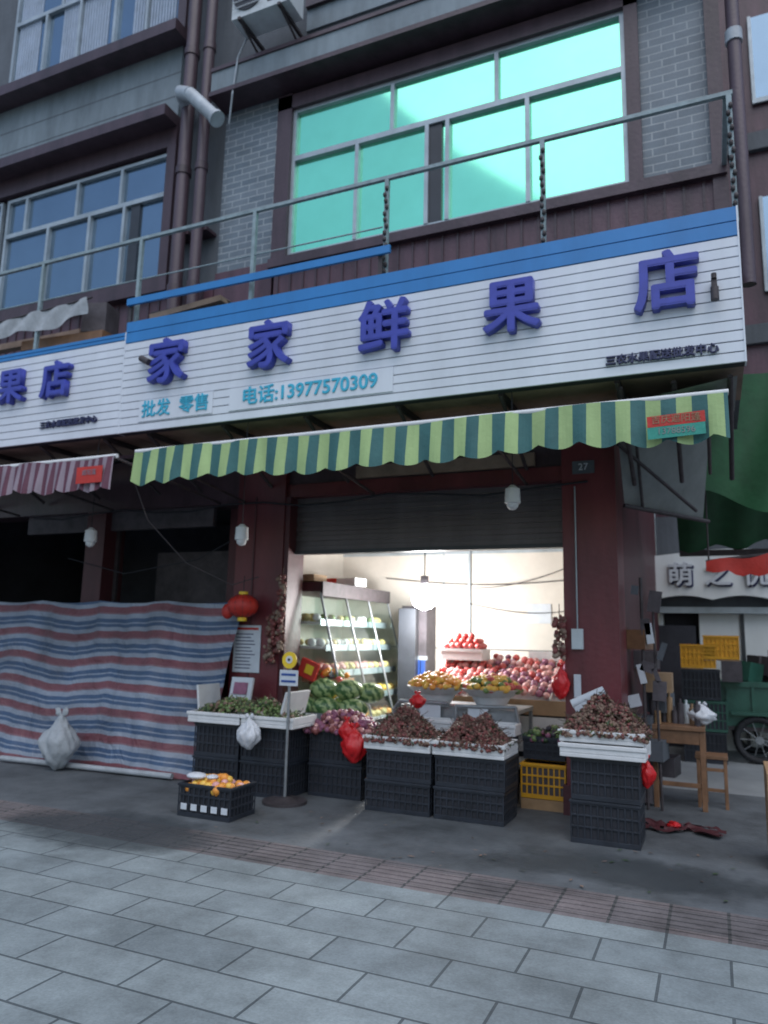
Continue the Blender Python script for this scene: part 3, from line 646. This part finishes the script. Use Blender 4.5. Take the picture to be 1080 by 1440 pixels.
b=B('yellow_crate'); crate(b,-1.66,6.90,0.10,0.40,0.35,0.30,'ycrate','darkobj'); b.box(-1.66,-1.26,6.90,7.25,0.0,0.095,'wood2'); b.done()
b=B('produce_crate'); crate(b,-1.66,7.0,0.42,0.38,0.35,0.20,'crate'); heap(b,-1.66,7.0,0.60,0.38,0.35,0.08,0.03,120,['darkobj','plumf','leaf','green'],1,10); b.done()
bag('red_plastic_bag',(-1.27,6.80,1.12),0.14,0.34,'redbag',41)
def garland(name,x,y,z0,z1,w=0.05):
    b=B(name)
    b.cyl((x,y,z0),(x,y,z1+0.1),0.004,'twig',n=5)
    z=z0
    while z<z1:
        for k in range(4): b.sph((x+U(-w,w),y+U(-w,w*0.3),z+U(-.03,.03)),U(0.015,0.032),random.choice(['lych2','lych3','tan','lych']),1,(1,1,1.4),(U(-1,1),U(-1,1),0))
        z+=0.035
    b.done()
garland('garlic_garland',-4.19,6.80,1.35,2.1,0.04); garland('garlic_garland',-4.30,6.80,1.2,1.75,0.05); garland('garlic_garland',-1.27,6.78,1.35,1.72,0.045)
b=B('notice_poster'); b.box(-4.80,-4.46,6.835,6.845,1.08,1.58,'paper')
for i in range(11): b.box(-4.77,-4.77+U(0.18,0.28),6.832,6.8345,1.12+i*0.036,1.13+i*0.036,'navy')
b.box(-4.77,-4.49,6.832,6.8345,1.53,1.555,'red'); b.done()
b=B('red_lantern'); b.sph((-4.58,6.65,1.78),0.15,'red',3,(1.15,1,0.85)); b.cyl((-4.58,6.65,1.89),(-4.58,6.65,1.93),0.05,'yel'); b.cyl((-4.58,6.65,1.93),(-4.58,6.65,2.1),0.004,'black',n=5)
b.sph((-4.75,6.62,1.72),0.07,'red',2,(1,0.8,1.2)); b.cyl((-4.58,6.65,1.62),(-4.58,6.65,1.66),0.05,'yel'); 
for i in range(12):
    a=i*math.pi/6; b.tube([(-4.58+0.172*math.cos(a)*math.sin(t),6.65+0.15*math.sin(a)*math.sin(t),1.78+0.13*math.cos(t)) for t in (0.3,0.8,1.3,1.8,2.3,2.8)],0.003,'redd',4)
b.done()
for x,z in ((-4.12,2.38),(-6.05,2.42),(-1.47,2.60)):
    b=B('hanging_lamp'); y=5.9
    b.cyl((x,y,z),(x,y,z+0.12),0.065,'foam',0.06,16); b.cyl((x,y,z+0.12),(x,y,z+0.15),0.05,'foam',0.02,16); b.cyl((x,y,z+0.15),(x,y,3.55),0.004,'black',n=5); b.sph((x,y,z-0.01),0.05,'foam',2); b.done()
b=B('electric_meter'); b.box(-1.17,-1.07,6.80,6.85,1.42,1.60,'ac'); b.cyl((-1.12,6.83,1.6),(-1.12,6.83,2.9),0.008,'alu',n=6); b.box(-1.16,-1.10,6.82,6.848,1.0,1.2,'paper'); b.done(0.004)
b=B('house_number_plate'); b.box(-1.14,-0.94,6.84,6.848,3.02,3.14,'concd'); hp=b.done(); text('27',0.09,(-1.04,6.835,3.08),'paper',hp,'number',0.003)
b=B('overhead_cable')
b.tube([(-5.3,5.6,3.1),(-5.2,5.8,2.6),(-5.0,6.2,2.2),(-4.7,6.6,2.0),(-4.5,6.8,2.1)],0.005,'darkobj',6); b.tube([(-7.2,6.7,2.35),(-6.3,6.7,2.15),(-5.3,6.75,2.3),(-4.9,6.8,2.5)],0.006,'black',6)
b.tube([(-8+0.5*i,6.82,2.9-0.04*math.sin(i*1.7)) for i in range(15)],0.01,'black',6); b.done()

b=B('glass_display_fridge')
Y0,Y1=7.35,9.25
b.box(-4.88,-4.80,Y0,Y1,0.1,2.05,'iwall'); b.box(-4.88,-3.62,Y0,Y1,0.0,0.48,'ac'); b.box(-4.88,-4.02,Y0,Y1,1.98,2.08,'redd')
b.box(-4.03,-4.0,Y0,Y1,1.93,2.09,'rust')
for i in range(7): b.ob((-4.4+U(-.3,.3),Y0+0.15+0.27*i,2.12+U(0,.05)),(0.3,0.22,U(0.06,0.16)),(0,0,U(-20,20)),random.choice(['card','red','darkobj','foam','card']))
for y in (Y0,Y1-0.03,Y0+0.62,Y0+1.25):
    b.quad([(-4.88,y,0.48),(-3.62,y,0.48),(-4.03,y,1.98),(-4.88,y,1.98)],'gclear')
    b.cyl((-3.62,y,0.48),(-4.03,y,1.96),0.014,'steel')
b.quad([(-3.615,Y0,0.50),(-3.615,Y1,0.50),(-4.025,Y1,1.95),(-4.025,Y0,1.95)],'gclear')
for i,z in enumerate((0.50,0.78,1.06,1.34,1.62)):
    xf=-3.70-0.27*(z-0.5)-0.03
    b.box(-4.80,xf,Y0+0.02,Y1-0.05,z,z+0.02,'foam'); b.box(xf,xf+0.01,Y0+0.02,Y1-0.05,z-0.02,z+0.05,'alu')
    y=Y0+0.08
    ks=[['wax','orange'],['wax','mango'],['peach','wax'],['wax','foam'],['green','wax','foam']][i]
    while y<Y1-0.1:
        for x in (xf-0.07,xf-0.2,xf-0.33):
            if R()<0.85: b.sph((x+U(-.02,.02),y+U(-.02,.02),z+0.07),U(0.04,0.06),random.choice(ks),2,(1,1,0.9))
        y+=0.115
b.done()
b=B('dark_goods_shelf'); b.box(-3.80,-3.45,9.2,9.55,0,1.9,'darkobj'); b.box(-3.82,-3.43,9.18,9.2,1.2,1.25,'alu')
for i in range(5): b.box(-3.78+0.07*i,-3.73+0.07*i,9.15,9.2,0.9+0.1*(i%2),1.2,'bluec')
b.ob((-3.62,9.0,1.1),(0.22,0.25,1.5),(0,0,12),'alud'); b.done()
b=B('pendant_bulb_lamp'); L=(-3.20,8.45,1.98)
b.sph(L,0.16,'bulb',3,(1,1,1.0)); b.cyl((L[0],L[1],L[2]+0.15),(L[0],L[1],L[2]+0.25),0.05,'rust'); b.cyl((L[0],L[1],L[2]+0.25),(L[0],L[1],3.1),0.008,'black',n=5)
b.done()
ld=bpy.data.lights.new('bulb_light','POINT'); ld.energy=125; ld.color=(1.0,0.98,0.95); ld.shadow_soft_size=0.12
lo=bpy.data.objects.new('pendant_bulb_light',ld); COL.objects.link(lo); lo.location=(L[0],L[1]-0.02,L[2]-0.30)

b=B('wooden_table'); b.box(-0.60,-0.12,7.55,8.1,0.70,0.74,'wood')
for x in (-0.58,-0.17):
    for y in (7.57,8.05): b.box(x,x+0.045,y,y+0.045,0,0.70,'wood')
b.box(-0.56,-0.15,7.575,7.59,0.58,0.70,'wood'); b.box(-0.56,-0.15,7.58,7.6,0.2,0.24,'wood'); b.done(0.004)
b=B('wooden_stool'); b.box(-0.22,0.06,7.75,8.03,0.44,0.47,'wood')
for x,y in ((-0.21,7.76),(0.02,7.76),(-0.21,7.99),(0.02,7.99)): b.box(x,x+0.03,y,y+0.03,0,0.44,'wood')
b.box(-0.2,0.04,7.77,7.785,0.15,0.18,'wood'); b.box(-0.2,0.04,7.77,7.785,0.33,0.36,'wood'); b.done(0.003)
bag('white_plastic_bag',(-0.14,7.7,0.84),0.22,0.22,'whbag',51)
b=B('bottles_and_jars')
for i in range(9):
    x=-0.58+0.05*i; h=U(0.1,0.24); y=U(7.6,7.9); k=random.choice(['darkobj','ac','leaf','darkobj','wood2','card'])
    b.cyl((x,y,0.74),(x,y,0.74+h),0.03,k); b.cyl((x,y,0.74+h),(x,y,0.78+h),0.012,k)
b.done()
b=B('stacked_goods'); 
for i in range(8):
    x=U(-0.72,-0.5); b.ob((x,U(7.45,8.2),0.12+0.2*i),(U(0.15,0.3),0.3,0.18),(0,0,U(-20,20)),random.choice(['darkobj','wood','darkobj','concd','card']))
b.cyl((-0.62,7.42,0),(-0.62,7.42,2.1),0.015,'rust'); b.cyl((-0.5,7.42,0),(-0.52,7.42,1.9),0.012,'rust')
for i in range(10): b.ob((U(-0.72,-0.45),7.4,U(0.9,2.1)),(U(0.04,0.12),0.04,U(0.08,0.2)),(0,U(-20,20),0),random.choice(['darkobj','paper','plumf','concd','darkobj']))
b.done()
b=B('cargo_tricycle')
b.box(-0.35,1.2,10.9,11.8,0.42,1.0,'tgreen'); b.box(-0.38,1.23,10.87,10.9,0.95,1.02,'tgreen'); b.box(-0.35,1.2,10.88,10.9,0.40,0.45,'rust')
for x in (-0.2,0.1,0.4,0.7,1.0): b.box(x,x+0.04,10.875,10.9,0.45,0.95,'tgreen')
for x in (0.46,):
    for y in (10.84,11.86):
        for i in range(20):
            a0=2*math.pi*i/20;a1=2*math.pi*(i+1)/20
            b.cyl((x+0.26*math.cos(a0),y,0.3+0.26*math.sin(a0)),(x+0.26*math.cos(a1),y,0.3+0.26*math.sin(a1)),0.045,'rubber',n=8)
        for i in range(10):
            a0=2*math.pi*i/10; b.cyl((x,y,0.3),(x+0.25*math.cos(a0),y,0.3+0.25*math.sin(a0)),0.006,'steel',n=4)
        b.cyl((x,y-0.05,0.3),(x,y+0.05,0.3),0.05,'steel')
b.box(0.15,0.8,10.78,10.87,0.60,0.64,'tgreen')
b.cyl((0.46,10.84,0.3),(0.46,11.86,0.3),0.03,'rust'); b.tube([(1.2,11.35,0.6),(1.7,11.35,0.6),(2.1,11.35,0.95),(2.15,11.35,1.2)],0.03,'rust')
b.tube([(2.1,11.35,0.9),(2.3,11.35,0.3)],0.025,'rust'); b.tube([(2.1,11.05,1.2),(2.15,11.35,1.2),(2.1,11.65,1.2)],0.02,'steel'); b.box(1.3,1.7,11.25,11.45,0.85,0.92,'rubber'); b.cyl((1.5,11.35,0.6),(1.5,11.35,0.86),0.03,'rust')
for i in range(20):
    a0=2*math.pi*i/20;a1=2*math.pi*(i+1)/20
    b.cyl((2.3+0.26*math.cos(a0),11.35,0.3+0.26*math.sin(a0)),(2.3+0.26*math.cos(a1),11.35,0.3+0.26*math.sin(a1)),0.04,'rubber',n=8)
for i in range(9): b.ob((U(0.0,1.1),U(11,11.7),1.12+U(0,.2)),(0.3,0.3,0.25),(U(-10,10),U(-10,10),U(0,60)),random.choice(['bluec','darkobj','tgreen','darkobj']))
b.done()
for x,z,r in ((-0.42,1.18,-4),(-0.14,1.30,5)):
    b=B('yellow_crate'); crate(b,x,10.6,z,0.42,0.30,0.30,'ycrate','ycrate'); b.done()
b=B('crate_stack')
crate(b,-0.42,10.55,0.005,0.5,0.4,0.38,'crate'); crate(b,-0.40,10.57,0.39,0.5,0.38,0.38,'tgreen','dark'); crate(b,-0.42,10.57,0.78,0.46,0.38,0.38,'crate'); b.box(0.06,0.30,10.58,10.95,1.02,1.28,'darkobj'); b.box(-0.14,0.28,10.6,10.9,1.28,1.295,'card'); b.box(-0.42,-0.15,10.6,10.9,1.165,1.178,'card'); b.done()
b=B('plastic_litter')
n=16; vs=[];fs=[]
for i in range(n+1):
    for j in range(n+1):
        u=i/n-0.5;v=j/n-0.5; s_=1+0.35*noise.noise(Vector((u*3,v*3,9)))
        vs.append((-0.33+u*0.55*s_,6.75+v*0.28*s_+0.05*math.sin(u*9),0.02+0.035*max(0,noise.noise(Vector((u*9,v*9,2)))+0.3)))
for i in range(n):
    for j in range(n):
        if noise.noise(Vector((i*0.33,j*0.33,4)))>-0.18: k=i*(n+1)+j; fs.append((k,k+1,k+n+2,k+n+1))
b.add(vs,fs,'redd',True)
for i in range(4):
    c=Vector((-0.33+U(-.2,.2),6.72+U(-.08,.08),0.04)); b.sph(c,U(0.02,0.04),'redbag',3,(1.6,1,0.6),(0,0,U(0,3)),lambda v,q:q*(1+0.9*noise.noise(v*3+c*9)))
b.done()
b=B('leaf_litter')
for i in range(90):
    c=Vector((U(-4.5,0.3),U(4.9,6.1),0.015)); E=Euler((U(-.15,.15),U(-.15,.15),U(0,6))).to_matrix(); L_=U(0.008,0.03)
    b.quad([tuple(c+E@Vector(q)) for q in ((-L_,0,0),(0,-L_*0.4,0),(L_,0,0),(0,L_*0.4,0))],random.choice(['leaf','twig','lych3']))
b.done()
b=B('wooden_board'); b.ob((0.33,6.1,0.33),(0.10,0.35,0.64),(6,0,0),'wood2'); b.ob((0.33,5.92,0.05),(0.12,0.05,0.08),(0,0,0),'wood'); b.done(0.005)

# ---------------------------------------------------------------- camera, light
yaw,pitch,roll=math.radians(24),math.radians(9.5),math.radians(1.3)
F=Vector((-math.sin(yaw)*math.cos(pitch),math.cos(yaw)*math.cos(pitch),math.sin(pitch)))
r0=Vector((math.cos(yaw),math.sin(yaw),0)); u0=r0.cross(F)
r=r0*math.cos(roll)+u0*math.sin(roll); u=u0*math.cos(roll)-r0*math.sin(roll)
cam=bpy.data.cameras.new('camera'); co=bpy.data.objects.new('camera',cam); COL.objects.link(co)
mw=Matrix((r,u,-F)).transposed().to_4x4(); mw.translation=Vector((0,0,1.5)); co.matrix_world=mw
cam.lens=26; cam.sensor_width=36; cam.clip_end=2000; cam.clip_start=0.05
cam.dof.use_dof=True; cam.dof.focus_distance=3.2; cam.dof.aperture_fstop=2.0
scene.camera=co
w=bpy.data.worlds.new('World'); scene.world=w; w.use_nodes=True; nt=w.node_tree
sky=nt.nodes.new('ShaderNodeTexSky'); sky.sky_type='NISHITA'; sky.sun_disc=False
el,az=math.radians(62),math.radians(150)
sky.sun_elevation=el; sky.sun_rotation=az; sky.air_density=1.4; sky.dust_density=2.2; sky.ozone_density=3.5
bg=nt.nodes['Background']; bg.inputs['Strength'].default_value=0.15; nt.links.new(sky.outputs[0],bg.inputs['Color'])
sd=bpy.data.lights.new('sun','SUN'); sd.energy=1.4; sd.angle=math.radians(80); sd.color=(0.97,0.99,1.0)
so=bpy.data.objects.new('sun',sd); COL.objects.link(so)
d=Vector((math.sin(az)*math.cos(el),math.cos(az)*math.cos(el),math.sin(el)))
so.rotation_euler=d.to_track_quat('Z','Y').to_euler()
scene.view_settings.view_transform='Standard'; scene.view_settings.look='None'; scene.view_settings.exposure=0
